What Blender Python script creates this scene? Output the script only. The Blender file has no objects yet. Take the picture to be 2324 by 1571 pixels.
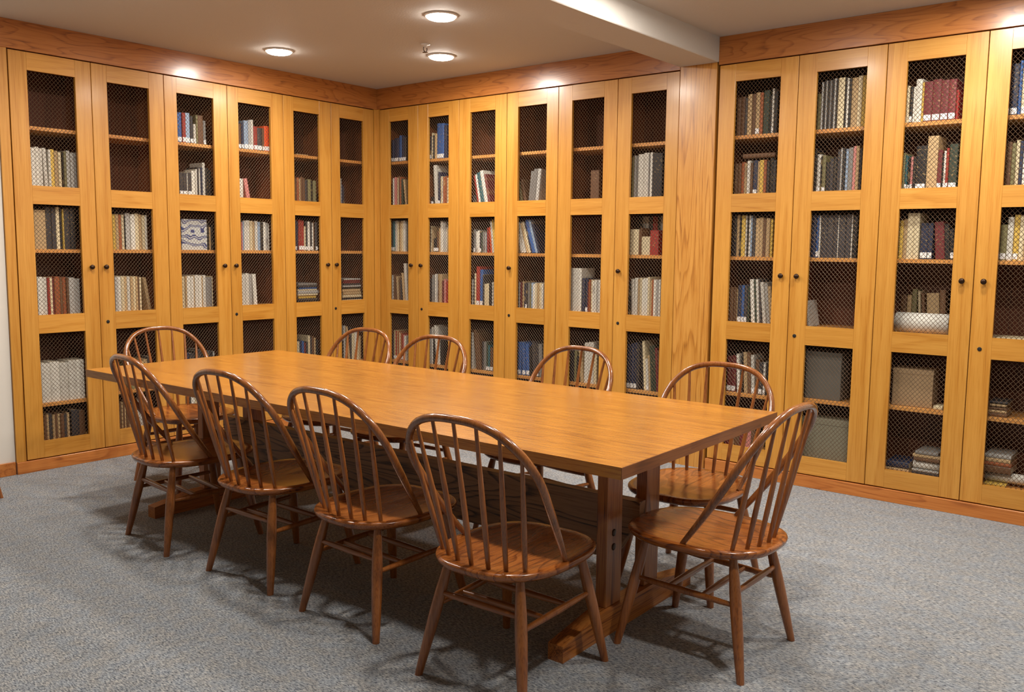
import bpy, math, random, re
from mathutils import Vector, Matrix

# ------------------------------------------------------------------ camera, world, exposure
SC = bpy.context.scene
COL = SC.collection
R_ = Vector((0.7750152, 0.6318554, 0.0104931))
U_ = Vector((-0.0769330, 0.0778566, 0.9939918))
F_ = Vector((-0.6272422, 0.7711660, -0.1089506))
cam_data = bpy.data.cameras.new('camera')
cam = bpy.data.objects.new('camera', cam_data)
COL.objects.link(cam)
cam.matrix_world = Matrix(((R_.x, U_.x, -F_.x, 5.53879), (R_.y, U_.y, -F_.y, -5.03917),
                           (R_.z, U_.z, -F_.z, 1.36709), (0, 0, 0, 1)))
cam_data.sensor_width = 36.0
cam_data.sensor_fit = 'HORIZONTAL'
cam_data.lens = 31.407
SC.camera = cam
world = bpy.data.worlds.new('world')
SC.world = world
world.use_nodes = True
world.node_tree.nodes['Background'].inputs[0].default_value = (1.0, 0.93, 0.85, 1)
world.node_tree.nodes['Background'].inputs[1].default_value = 0.25
SC.view_settings.view_transform = 'Standard'
SC.view_settings.look = 'None'
SC.view_settings.exposure = 0.0
SC.view_settings.gamma = 1.0
SC.view_settings.use_curve_mapping = False
LAMP_POWER = 10.3
LAMP_COLOR = (1.0, 0.935, 0.85)

# ------------------------------------------------------------------ helpers
random.seed(7)

def srgb(r, g, b):
    def f(c):
        c /= 255.0
        return c / 12.92 if c <= 0.04045 else ((c + 0.055) / 1.055) ** 2.4
    return (f(r), f(g), f(b), 1.0)

class MB:
    """collects geometry for one mesh"""
    def __init__(s):
        s.v, s.f, s.m, s.p, s.sm = [], [], [], [], []
    def add(s, verts, faces, mat=0, pid=None, smooth=False):
        o = len(s.v)
        s.v += [tuple(v) for v in verts]
        if pid is None:
            pid = random.random()
        for f in faces:
            s.f.append(tuple(i + o for i in f)); s.m.append(mat); s.p.append(pid); s.sm.append(smooth)
        return s
    def box(s, x0, x1, y0, y1, z0, z1, mat=0, pid=None, bev=0.0):
        if bev <= 0:
            v = [(x, y, z) for x in (x0, x1) for y in (y0, y1) for z in (z0, z1)]
            f = [(0, 1, 3, 2), (4, 6, 7, 5), (0, 4, 5, 1), (2, 3, 7, 6), (0, 2, 6, 4), (1, 5, 7, 3)]
            return s.add(v, f, mat, pid)
        b = bev
        X, Y, Z = (x0, x1), (y0, y1), (z0, z1)
        v, idx = [], {}
        for i in (0, 1):
            for j in (0, 1):
                for k in (0, 1):
                    sx, sy, sz = (1 - 2 * i) * b, (1 - 2 * j) * b, (1 - 2 * k) * b
                    idx[(i, j, k, 0)] = len(v); v.append((X[i], Y[j] + sy, Z[k] + sz))
                    idx[(i, j, k, 1)] = len(v); v.append((X[i] + sx, Y[j], Z[k] + sz))
                    idx[(i, j, k, 2)] = len(v); v.append((X[i] + sx, Y[j] + sy, Z[k]))
        f = []
        for i in (0, 1):
            q = [idx[(i, 0, 0, 0)], idx[(i, 1, 0, 0)], idx[(i, 1, 1, 0)], idx[(i, 0, 1, 0)]]
            f.append(q[::-1] if i == 0 else q)
            q = [idx[(0, i, 0, 1)], idx[(1, i, 0, 1)], idx[(1, i, 1, 1)], idx[(0, i, 1, 1)]]
            f.append(q if i == 0 else q[::-1])
            q = [idx[(0, 0, i, 2)], idx[(1, 0, i, 2)], idx[(1, 1, i, 2)], idx[(0, 1, i, 2)]]
            f.append(q[::-1] if i == 0 else q)
        for i in (0, 1):
            for j in (0, 1):
                f.append((idx[(i, j, 0, 0)], idx[(i, j, 1, 0)], idx[(i, j, 1, 1)], idx[(i, j, 0, 1)]))
                f.append((idx[(i, 0, j, 0)], idx[(i, 1, j, 0)], idx[(i, 1, j, 2)], idx[(i, 0, j, 2)]))
                f.append((idx[(0, i, j, 1)], idx[(1, i, j, 1)], idx[(1, i, j, 2)], idx[(0, i, j, 2)]))
                for k in (0, 1):
                    f.append((idx[(i, j, k, 0)], idx[(i, j, k, 1)], idx[(i, j, k, 2)])) if i == 0 and j == 0 else None
        for i, j, k in ((0, 1, 0), (0, 1, 1), (1, 0, 0), (1, 0, 1), (1, 1, 0), (1, 1, 1)):
            f.append((idx[(i, j, k, 0)], idx[(i, j, k, 1)], idx[(i, j, k, 2)]))
        return s.add(v, f, mat, pid)
    def prism(s, poly, axis, a, b, mat=0, pid=None):
        """poly: 2-D outline; axis 'y' -> (x,z) outline extruded in y; 'x' -> (y,z); 'z' -> (x,y)"""
        def P(p, t):
            return (p[0], t, p[1]) if axis == 'y' else ((t, p[0], p[1]) if axis == 'x' else (p[0], p[1], t))
        n = len(poly)
        v = [P(p, a) for p in poly] + [P(p, b) for p in poly]
        f = [tuple(range(n))[::-1], tuple(range(n, 2 * n))] + [(i, (i + 1) % n, n + (i + 1) % n, n + i) for i in range(n)]
        return s.add(v, f, mat, pid)
    def tube(s, pts, rad, n=10, mat=0, pid=None, flat=None, up=None):
        """sweep along pts; rad: list of r or (ra, rb); flat=True keeps rings horizontal"""
        pts = [Vector(p) for p in pts]
        if pid is None:
            pid = random.random()
        V, F = [], []
        T = []
        for i, p in enumerate(pts):
            a = pts[max(0, i - 1)]; b = pts[min(len(pts) - 1, i + 1)]
            T.append((b - a).normalized())
        ref = Vector(up) if up else (Vector((0, 0, 1)) if abs(T[0].z) < 0.9 else Vector((0, 1, 0)))
        for i, p in enumerate(pts):
            if flat:
                e1, e2 = Vector((1, 0, 0)), Vector((0, 1, 0))
            else:
                e1 = (ref - T[i] * ref.dot(T[i])).normalized(); e2 = T[i].cross(e1)
                if not up: ref = e1
            r = rad[i] if isinstance(rad, (list, tuple)) and len(rad) == len(pts) else rad
            ra, rb = (r, r) if not isinstance(r, (list, tuple)) else r
            for k in range(n):
                t = 2 * math.pi * k / n
                V.append(p + e1 * (ra * math.cos(t)) + e2 * (rb * math.sin(t)))
        for i in range(len(pts) - 1):
            for k in range(n):
                a, b = i * n + k, i * n + (k + 1) % n
                F.append((a, b, b + n, a + n))
        s.add(V, F, mat, pid, True)
        m = (len(pts) - 1) * n
        s.add([V[i] for i in range(n)], [tuple(range(n))[::-1]], mat, pid)
        s.add([V[m + i] for i in range(n)], [tuple(range(n))], mat, pid)
        return s
    def lathe(s, prof, c=(0, 0, 0), axis='z', n=24, mat=0, pid=None):
        """prof: list of (r, t) along axis"""
        V, F = [], []
        for r, t in prof:
            for k in range(n):
                a = 2 * math.pi * k / n; x, y = r * math.cos(a), r * math.sin(a)
                p = (x, y, t) if axis == 'z' else ((x, t, y) if axis == 'y' else (t, x, y))
                V.append((p[0] + c[0], p[1] + c[1], p[2] + c[2]))
        for i in range(len(prof) - 1):
            for k in range(n):
                a, b = i * n + k, i * n + (k + 1) % n
                F.append((a, b, b + n, a + n))
        F.append(tuple(range(n))[::-1]); F.append(tuple((len(prof) - 1) * n + k for k in range(n)))
        return s.add(V, F, mat, pid, True)
    def build(s, name, mats, parent=None, fix=True):
        me = bpy.data.meshes.new(name)
        me.from_pydata(s.v, [], s.f)
        if not isinstance(mats, (list, tuple)):
            mats = [mats]
        for m in mats:
            me.materials.append(m)
        me.polygons.foreach_set('material_index', s.m)
        me.polygons.foreach_set('use_smooth', s.sm)
        at = me.attributes.new('pid', 'FLOAT', 'FACE')
        at.data.foreach_set('value', s.p)
        if fix:
            import bmesh
            bm = bmesh.new(); bm.from_mesh(me)
            bmesh.ops.recalc_face_normals(bm, faces=bm.faces)
            bm.to_mesh(me); bm.free()
        me.update()
        o = bpy.data.objects.new(name, me)
        COL.objects.link(o)
        if parent is not None:
            o.parent = parent
        return o

def tag(o, label=None, cat=None, group=None, kind=None):
    if label: o['label'] = label
    if cat: o['category'] = cat
    if group: o['group'] = group
    if kind: o['kind'] = kind
    return o

def empty(name, loc=(0, 0, 0), rz=0.0):
    o = bpy.data.objects.new(name, None)
    o.empty_display_size = 0.1
    COL.objects.link(o)
    o.location = loc
    o.rotation_euler = (0, 0, rz)
    return o

# ------------------------------------------------------------------ materials
def new_mat(name):
    m = bpy.data.materials.new(name)
    m.use_nodes = True
    nt = m.node_tree
    b = nt.nodes['Principled BSDF']
    return m, nt, b

def N(nt, t, **kw):
    n = nt.nodes.new(t)
    for k, v in kw.items():
        setattr(n, k, v)
    return n

def mathn(nt, op, a, b=None, clamp=False):
    n = N(nt, 'ShaderNodeMath', operation=op)
    n.use_clamp = clamp
    for i, x in enumerate((a, b)):
        if x is None: continue
        if isinstance(x, (int, float)): n.inputs[i].default_value = x
        else: nt.links.new(x, n.inputs[i])
    return n.outputs[0]

def ramp(nt, fac, stops):
    n = N(nt, 'ShaderNodeValToRGB')
    e = n.color_ramp.elements
    while len(e) < len(stops): e.new(0.5)
    for i, (p, c) in enumerate(stops):
        e[i].position = p; e[i].color = c
    nt.links.new(fac, n.inputs[0])
    return n.outputs[0]

def wood(name, light, mid, dark, axis='z', rough=0.33, coat=0.25, figure=0.5, vary=0.12, ring=9.0, pore=0.5, cross=3.2, along=0.55, pcross=260.0, palong=6.0):
    m, nt, b = new_mat(name)
    L = nt.links
    tc = N(nt, 'ShaderNodeTexCoord'); at = N(nt, 'ShaderNodeAttribute', attribute_name='pid')
    oi = N(nt, 'ShaderNodeObjectInfo')
    seed = mathn(nt, 'ADD', at.outputs['Fac'], oi.outputs['Random'])
    off = N(nt, 'ShaderNodeCombineXYZ')
    for i, k in enumerate((13.0, 7.7, 19.3)):
        L.new(mathn(nt, 'MULTIPLY', seed, k), off.inputs[i])
    add = N(nt, 'ShaderNodeVectorMath', operation='ADD')
    L.new(tc.outputs['Object'], add.inputs[0]); L.new(off.outputs[0], add.inputs[1])
    def scaled(c, a):
        mp = N(nt, 'ShaderNodeVectorMath', operation='MULTIPLY')
        L.new(add.outputs[0], mp.inputs[0])
        mp.inputs[1].default_value = (a, c, c) if axis == 'x' else ((c, a, c) if axis == 'y' else (c, c, a))
        return mp.outputs[0]
    n1 = N(nt, 'ShaderNodeTexNoise'); n1.inputs['Scale'].default_value = 1.0
    n1.inputs['Detail'].default_value = 2.0; n1.inputs['Roughness'].default_value = 0.45
    L.new(scaled(cross, along), n1.inputs['Vector'])
    rings = mathn(nt, 'FRACT', mathn(nt, 'MULTIPLY', n1.outputs['Fac'], ring))
    rr = ramp(nt, rings, [(0.0, (0, 0, 0, 1)), (0.6, (0.12, 0.12, 0.12, 1)), (0.9, (1, 1, 1, 1)), (1.0, (0, 0, 0, 1))])
    n2 = N(nt, 'ShaderNodeTexNoise'); n2.inputs['Scale'].default_value = 1.0; n2.inputs['Detail'].default_value = 3.0
    L.new(scaled(pcross, palong), n2.inputs['Vector'])
    pores = ramp(nt, n2.outputs['Fac'], [(0.48, (1, 1, 1, 1)), (0.64, (0, 0, 0, 1))])
    n3 = N(nt, 'ShaderNodeTexNoise'); n3.inputs['Scale'].default_value = 1.0; n3.inputs['Detail'].default_value = 2.0
    L.new(scaled(28.0, 1.1), n3.inputs['Vector'])
    # mix
    f1 = mathn(nt, 'MULTIPLY', rr, figure)
    f2 = mathn(nt, 'MULTIPLY', mathn(nt, 'SUBTRACT', n3.outputs['Fac'], 0.34, True), 0.62)
    f3 = mathn(nt, 'MULTIPLY', mathn(nt, 'SUBTRACT', 1.0, pores), pore)
    fac = mathn(nt, 'ADD', mathn(nt, 'ADD', f1, f2), mathn(nt, 'MULTIPLY', f3, mathn(nt, 'ADD', f1, 0.6)), True)
    col = ramp(nt, fac, [(0.0, light), (0.42, mid), (1.0, dark)])
    tone = mathn(nt, 'FRACT', mathn(nt, 'MULTIPLY', seed, 5.37))
    val = mathn(nt, 'ADD', mathn(nt, 'MULTIPLY', tone, 2 * vary), 1.0 - vary)
    hs = N(nt, 'ShaderNodeHueSaturation')
    L.new(val, hs.inputs['Value']); L.new(col, hs.inputs['Color'])
    L.new(hs.outputs[0], b.inputs['Base Color'])
    b.inputs['Roughness'].default_value = rough
    b.inputs['Coat Weight'].default_value = coat
    b.inputs['Coat Roughness'].default_value = 0.18
    bp = N(nt, 'ShaderNodeBump'); bp.inputs['Strength'].default_value = 0.12; bp.inputs['Distance'].default_value = 0.0006
    L.new(fac, bp.inputs['Height']); L.new(bp.outputs[0], b.inputs['Normal'])
    return m

def plain(name, col, rough=0.5, metal=0.0, coat=0.0, noise=0.0, nscale=40.0, spec=None):
    m, nt, b = new_mat(name)
    b.inputs['Base Color'].default_value = col
    b.inputs['Roughness'].default_value = rough
    b.inputs['Metallic'].default_value = metal
    b.inputs['Coat Weight'].default_value = coat
    if spec is not None:
        b.inputs['Specular IOR Level'].default_value = spec
    tc = N(nt, 'ShaderNodeTexCoord'); no = N(nt, 'ShaderNodeTexNoise')
    no.inputs['Scale'].default_value = nscale; no.inputs['Detail'].default_value = 3.0
    nt.links.new(tc.outputs['Object'], no.inputs['Vector'])
    v = mathn(nt, 'ADD', mathn(nt, 'MULTIPLY', no.outputs['Fac'], 2 * noise), 1.0 - noise)
    hs = N(nt, 'ShaderNodeHueSaturation'); hs.inputs['Color'].default_value = col
    nt.links.new(v, hs.inputs['Value']); nt.links.new(hs.outputs[0], b.inputs['Base Color'])
    return m

OL, OM, OD = srgb(201, 145, 63), srgb(181, 121, 41), srgb(128, 72, 25)
M = {}
M['oak_v'] = wood('oak_vertical', OL, OM, OD, 'z', 0.36, 0.2, 0.16, 0.06, ring=9, cross=5.0, along=0.22, pore=0.35)
M['oak_h'] = wood('oak_horizontal', OL, OM, OD, 'x', 0.36, 0.2, 0.16, 0.09, ring=9, cross=5.0, along=0.5, pore=0.35)
M['oak_panel'] = wood('oak_flat_sawn_panel', srgb(202, 146, 70), srgb(182, 122, 48), srgb(122, 70, 28), 'z', 0.33, 0.25, 0.36, 0.04, ring=15, cross=5.5, along=0.45, pore=0.5)
M['crown'] = wood('oak_crown', srgb(182, 116, 54), srgb(164, 98, 41), srgb(112, 62, 26), 'x', 0.3, 0.3, 0.4, 0.03, ring=17, cross=7.0, along=1.1, pore=0.4)
M['base'] = wood('oak_base', srgb(196, 124, 58), srgb(178, 104, 42), srgb(126, 66, 26), 'x', 0.36, 0.2, 0.35, 0.05, ring=12, cross=7.0, along=0.8)
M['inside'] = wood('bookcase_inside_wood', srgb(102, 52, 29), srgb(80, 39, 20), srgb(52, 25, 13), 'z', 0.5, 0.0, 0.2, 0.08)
M['inside_lit'] = wood('bookcase_lit_side_wood', srgb(140, 80, 42), srgb(116, 60, 29), srgb(76, 38, 18), 'z', 0.5, 0.0, 0.2, 0.08)  # inside wood again, lighter and more orange: light on the side panels painted in
M['shelf'] = wood('oak_shelf', srgb(222, 160, 88), srgb(206, 138, 66), srgb(160, 94, 40), 'x', 0.4, 0.1, 0.2, 0.05)
M['table'] = wood('oak_table_top', srgb(178, 121, 46), srgb(158, 100, 34), srgb(88, 46, 16), 'x', 0.27, 0.35, 0.12, 0.04, ring=11, pore=0.75, cross=6.0, along=0.25, pcross=210.0, palong=9.0)
M['table_end'] = wood('oak_table_end_grain', srgb(140, 84, 38), srgb(118, 66, 28), srgb(80, 42, 18), 'y', 0.4, 0.15, 0.3, 0.10, pore=0.5)
M['tleg_z'] = wood('oak_table_post', srgb(180, 117, 56), srgb(156, 91, 40), srgb(94, 48, 18), 'z', 0.38, 0.2, 0.35, 0.05, pore=0.9)
M['tleg_y'] = wood('oak_table_foot', srgb(182, 118, 56), srgb(158, 92, 40), srgb(94, 48, 18), 'y', 0.38, 0.2, 0.3, 0.05, pore=0.9)
M['tleg_x'] = wood('oak_table_rail', srgb(158, 116, 76), srgb(128, 90, 56), srgb(64, 42, 24), 'x', 0.45, 0.1, 0.8, 0.05, ring=26, cross=4.5, along=0.7)
CL, CM_, CD = srgb(154, 93, 43), srgb(128, 71, 28), srgb(76, 36, 14)
M['seat'] = wood('chair_seat_wood', srgb(164, 97, 42), srgb(136, 73, 27), srgb(76, 34, 13), 'y', 0.26, 0.45, 0.5, 0.05, ring=13, cross=6.0, along=1.6)
M['chair_z'] = wood('chair_turned_wood', CL, CM_, CD, 'z', 0.28, 0.45, 0.2, 0.08)
M['chair_x'] = wood('chair_stretcher_wood', CL, CM_, CD, 'x', 0.3, 0.4, 0.2, 0.08)
M['bow'] = wood('chair_bow_wood', srgb(146, 88, 42), srgb(118, 66, 28), srgb(74, 37, 15), 'z', 0.22, 0.6, 0.2, 0.05)
M['bow'].node_tree.nodes['Principled BSDF'].inputs['Coat Roughness'].default_value = 0.07
M['wire'] = plain('brass_wire', srgb(98, 78, 58), 0.5, 0.25)
M['bronze'] = plain('dark_bronze', srgb(58, 40, 28), 0.3, 0.7)
M['brass_key'] = plain('lock_brass', srgb(120, 84, 50), 0.35, 0.8)
M['black'] = plain('black_hole', srgb(16, 12, 10), 0.7)
M['chrome'] = plain('sprinkler_chrome', srgb(110, 106, 102), 0.25, 0.9)
M['white_trim'] = plain('white_lamp_trim', srgb(228, 226, 222), 0.5)
M['paper'] = plain('book_pages', srgb(214, 204, 180), 0.9, noise=0.06)
M['tagw'] = plain('spine_tag_white', srgb(240, 240, 238), 0.6)

def ceiling_mat():
    m, nt, b = new_mat('ceiling_paint')
    b.inputs['Base Color'].default_value = srgb(198, 193, 186)
    b.inputs['Roughness'].default_value = 0.75
    tc = N(nt, 'ShaderNodeTexCoord'); no = N(nt, 'ShaderNodeTexNoise')
    no.inputs['Scale'].default_value = 90; no.inputs['Detail'].default_value = 4
    nt.links.new(tc.outputs['Object'], no.inputs['Vector'])
    bp = N(nt, 'ShaderNodeBump'); bp.inputs['Strength'].default_value = 0.35; bp.inputs['Distance'].default_value = 0.003
    nt.links.new(no.outputs['Fac'], bp.inputs['Height']); nt.links.new(bp.outputs[0], b.inputs['Normal'])
    return m
M['ceiling'] = ceiling_mat()
M['wallp'] = plain('white_wall_paint', srgb(214, 208, 198), 0.8, noise=0.02, nscale=6)

def carpet_mat():
    m, nt, b = new_mat('grey_carpet')
    L = nt.links
    tc = N(nt, 'ShaderNodeTexCoord')
    def noise(sx, sy, sc, det, rot=0.0):
        mp = N(nt, 'ShaderNodeMapping'); mp.inputs['Scale'].default_value = (sx, sy, 1); mp.inputs['Rotation'].default_value = (0, 0, rot)
        n = N(nt, 'ShaderNodeTexNoise'); n.inputs['Scale'].default_value = sc; n.inputs['Detail'].default_value = det
        L.new(tc.outputs['Object'], mp.inputs['Vector']); L.new(mp.outputs[0], n.inputs['Vector'])
        return n.outputs['Fac']
    fine = noise(1, 3.6, 60, 4, 0.10)
    fleck = noise(1, 2.2, 95, 2, 0.12)
    big = noise(1, 3.5, 2.6, 5, 0.05)
    tint = noise(1, 1.2, 16, 3)
    c = ramp(nt, fine, [(0.34, srgb(92, 97, 104)), (0.50, srgb(137, 140, 143)), (0.66, srgb(174, 174, 172))])
    c2 = N(nt, 'ShaderNodeMix', data_type='RGBA', blend_type='MULTIPLY'); c2.inputs[0].default_value = 1.0
    L.new(c, c2.inputs[6]); L.new(ramp(nt, tint, [(0.38, (0.93, 0.98, 1.04, 1)), (0.62, (1.03, 1.0, 0.96, 1))]), c2.inputs[7])
    fk = ramp(nt, fleck, [(0.37, (1, 1, 1, 1)), (0.42, (0, 0, 0, 1))])
    mx = N(nt, 'ShaderNodeMix', data_type='RGBA', blend_type='MIX')
    L.new(mathn(nt, 'MULTIPLY', fk, 0.85), mx.inputs[0]); L.new(c2.outputs[2], mx.inputs[6]); mx.inputs[7].default_value = srgb(48, 52, 64)
    hs = N(nt, 'ShaderNodeHueSaturation')
    L.new(mathn(nt, 'ADD', mathn(nt, 'MULTIPLY', big, 0.35), 0.83), hs.inputs['Value'])
    L.new(mx.outputs[2], hs.inputs['Color']); L.new(hs.outputs[0], b.inputs['Base Color'])
    b.inputs['Roughness'].default_value = 0.95; b.inputs['Specular IOR Level'].default_value = 0.1
    b.inputs['Sheen Weight'].default_value = 0.15
    bp = N(nt, 'ShaderNodeBump'); bp.inputs['Strength'].default_value = 0.7; bp.inputs['Distance'].default_value = 0.004
    L.new(fine, bp.inputs['Height']); L.new(bp.outputs[0], b.inputs['Normal'])
    return m
M['carpet'] = carpet_mat()

# book cover colours: key -> (word, srgb)
BC = {'w': ('white', (222, 218, 206)), 'e': ('cream', (222, 206, 168)), 't': ('tan', (190, 160, 116)), 'b': ('blue', (44, 92, 158)),
      'n': ('navy blue', (30, 40, 68)), 'k': ('black', (20, 19, 22)), 'r': ('red', (160, 40, 32)), 'm': ('maroon', (110, 34, 38)),
      'o': ('orange', (226, 82, 34)), 'g': ('dark green', (48, 62, 48)), 'y': ('yellow', (214, 178, 80)), 'a': ('grey', (128, 126, 122)),
      'c': ('brown', (104, 70, 44)), 's': ('pale blue', (150, 172, 196)), 'p': ('pink', (204, 130, 124)), 'd': ('charcoal', (52, 50, 54)),
      'l': ('light grey', (178, 176, 170)), 'u': ('rust', (158, 84, 44)), 'v': ('olive', (128, 122, 82)), 'q': ('teal', (36, 96, 104))}

def book_mat(key):
    word, c = BC[key]
    m, nt, b = new_mat('book_cloth_' + word.replace(' ', '_'))
    L = nt.links
    base = srgb(*c)
    tc = N(nt, 'ShaderNodeTexCoord'); sp = N(nt, 'ShaderNodeSeparateXYZ')
    L.new(tc.outputs['Generated'], sp.inputs[0])
    oi = N(nt, 'ShaderNodeObjectInfo'); at = N(nt, 'ShaderNodeAttribute', attribute_name='pid')
    rnd = mathn(nt, 'FRACT', mathn(nt, 'MULTIPLY', mathn(nt, 'ADD', at.outputs['Fac'], oi.outputs['Random']), 3.7))
    # title and author blocks printed on the spine
    no = N(nt, 'ShaderNodeTexNoise'); no.inputs['Scale'].default_value = 1.0; no.inputs['Detail'].default_value = 1.0
    mp = N(nt, 'ShaderNodeCombineXYZ')
    L.new(mathn(nt, 'MULTIPLY', sp.outputs[0], 3.0), mp.inputs[0])
    L.new(mathn(nt, 'ADD', mathn(nt, 'MULTIPLY', sp.outputs[2], 22.0), mathn(nt, 'MULTIPLY', rnd, 40.0)), mp.inputs[2])
    L.new(mp.outputs[0], no.inputs['Vector'])
    blk = ramp(nt, no.outputs['Fac'], [(0.60, (0, 0, 0, 1)), (0.66, (1, 1, 1, 1))])
    lo = mathn(nt, 'GREATER_THAN', sp.outputs[2], 0.3); hi = mathn(nt, 'LESS_THAN', sp.outputs[2], 0.93)
    fac = mathn(nt, 'MULTIPLY', mathn(nt, 'MULTIPLY', mathn(nt, 'MULTIPLY', blk, lo), hi), 0.4)
    lum = 0.3 * c[0] + 0.6 * c[1] + 0.1 * c[2]
    ink = srgb(196, 168, 110) if lum < 110 else srgb(96, 74, 60)
    mx = N(nt, 'ShaderNodeMix', data_type='RGBA'); L.new(fac, mx.inputs[0])
    hs = N(nt, 'ShaderNodeHueSaturation'); hs.inputs['Color'].default_value = base
    L.new(mathn(nt, 'ADD', mathn(nt, 'MULTIPLY', rnd, 0.3), 0.85), hs.inputs['Value'])
    L.new(hs.outputs[0], mx.inputs[6]); mx.inputs[7].default_value = ink
    L.new(mx.outputs[2], b.inputs['Base Color'])
    b.inputs['Roughness'].default_value = 0.55
    return m
BM = {k: book_mat(k) for k in BC}

# ------------------------------------------------------------------ room shell
CEIL = 2.632
def struct(name, mb, m):
    return tag(mb.build(name, m), kind='structure')
struct('floor', MB().box(-0.5, 8.0, -7.6, 0.4, -0.05, 0.0), M['carpet'])
struct('ceiling', MB().box(-0.5, 8.0, -7.6, 0.4, CEIL, CEIL + 0.06), M['ceiling'])
struct('ceiling_beam', MB().box(2.756, 3.016, -7.6, 0.001, 2.487, CEIL + 0.02, bev=0.004), M['ceiling'])
struct('wall_left', MB().box(-0.10, -0.012, -7.6, -2.868, 0, CEIL), M['wallp'])
struct('wall_behind_left_bookcases', MB().box(-0.42, -0.36, -2.868, 0.36, 0, CEIL), M['wallp'])
struct('wall_back', MB().box(-0.42, 8.0, 0.36, 0.42, 0, CEIL), M['wallp'])
struct('wall_back_right', MB().box(4.975, 8.0, 0.0, 0.06, 0, CEIL), M['wallp'])
struct('wall_right', MB().box(8.0, 8.06, -7.6, 0.06, 0, CEIL), M['wallp'])
struct('wall_front', MB().box(-0.10, 8.0, -7.66, -7.6, 0, CEIL), M['wallp'])
struct('baseboard_left', MB().box(-0.012, 0.002, -7.6, -2.872, 0, 0.078, bev=0.002), M['base'])

ROT_L = math.pi / 2
def wall_struct(name, mb, m, left):
    o = mb.build(name, m)
    if left: o.rotation_euler = (0, 0, ROT_L)
    return tag(o, kind='structure')
DT = 2.464      # door top
# crown boards, plinths, end stiles, column  (local x runs along the wall, y into it)
wall_struct('trim_1', MB().box(-2.866, 0.0, -0.006, 0.03, DT + 0.006, CEIL, bev=0.0015), M['crown'], True)
wall_struct('trim_2', MB().box(0.006, 2.758, -0.006, 0.03, DT + 0.006, CEIL, bev=0.0015), M['crown'], False)
wall_struct('trim_3', MB().box(3.016, 4.975, -0.006, 0.03, DT + 0.006, CEIL, bev=0.0015), M['crown'], False)
wall_struct('trim_4', MB().box(-2.866, 0.0, -0.010, 0.03, 0, 0.070, bev=0.0015), M['base'], True)
wall_struct('trim_5', MB().box(0.010, 2.758, -0.010, 0.03, 0, 0.070, bev=0.0015), M['base'], False)
wall_struct('trim_6', MB().box(3.016, 4.975, -0.010, 0.03, 0, 0.070, bev=0.0015), M['base'], False)
wall_struct('trim_7', MB().box(-2.866, -2.811, -0.002, 0.34, 0.070, DT + 0.006, bev=0.0015), M['oak_v'], True)
wall_struct('trim_8', MB().box(-0.030, 0.0, 0.0, 0.03, 0.070, DT + 0.006), M['oak_v'], True)
wall_struct('trim_9', MB().box(0.0, 0.031, 0.0, 0.03, 0.070, DT + 0.006), M['oak_v'], False)
cm = MB()
for a, b_ in ((2.760, 2.804), (2.8045, 2.955), (2.9555, 3.005)):
    cm.box(a, b_, -0.004, 0.33, 0.0, 2.487)
wall_struct('trim_10', cm, M['oak_panel'], False)
wall_struct('trim_11', MB().box(4.962, 4.975, 0.0, 0.34, 0.070, DT + 0.006), M['oak_v'], False)

# ------------------------------------------------------------------ bookcases
ZR = [(2.363, 1.704), (1.596, 0.939), (0.829, 0.176)]     # window openings of a door
# door edges along each wall: (gap0, opening0, opening1, gap1)
DL = [(-2.806, -2.704, -2.428, -2.331), (-2.331, -2.232, -1.958, -1.854), (-1.854, -1.764, -1.492, -1.384),
      (-1.384, -1.297, -1.026, -0.917), (-0.917, -0.824, -0.585, -0.473), (-0.473, -0.386, -0.144, -0.034)]
DR = [(0.035, 0.144, 0.361, 0.472), (0.472, 0.580, 0.799, 0.906), (0.906, 1.017, 1.262, 1.370), (1.370, 1.474, 1.729, 1.829),
      (1.829, 1.943, 2.200, 2.305), (2.305, 2.409, 2.664, 2.756), (3.022, 3.125, 3.404, 3.509), (3.509, 3.614, 3.888, 3.991),
      (3.991, 4.094, 4.374, 4.477), (4.477, 4.581, 4.859, 4.960)]
ES = {'L1': 0.40, 'L2': 0.42, 'L3': 0.44, 'L4': 0.44, 'L5': 0.44, 'L6': 0.44, 'R1': 0.44, 'R2': 0.44, 'R3': 0.44, 'R4': 0.44,
      'R5': 0.44, 'R6': 0.44, 'R7': 0.50, 'R8': 0.515, 'R9': 0.53, 'R10': 0.53}
KNOB = {'L1': -2.376, 'L2': -2.287, 'L3': -1.441, 'L4': -1.349, 'L5': -0.528, 'L6': -0.441, 'R1': 0.405, 'R2': 0.513,
        'R4': 1.413, 'R6': 2.346, 'R7': 3.459, 'R8': 3.554, 'R9': 4.425, 'R10': 4.527}
KEYH = {'L2': -2.283, 'L4': -1.347, 'L6': -0.445, 'R2': 0.512, 'R4': 1.408, 'R6': 2.345, 'R8': 3.552, 'R10': 4.526}
SHELF_T = 0.022

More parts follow.
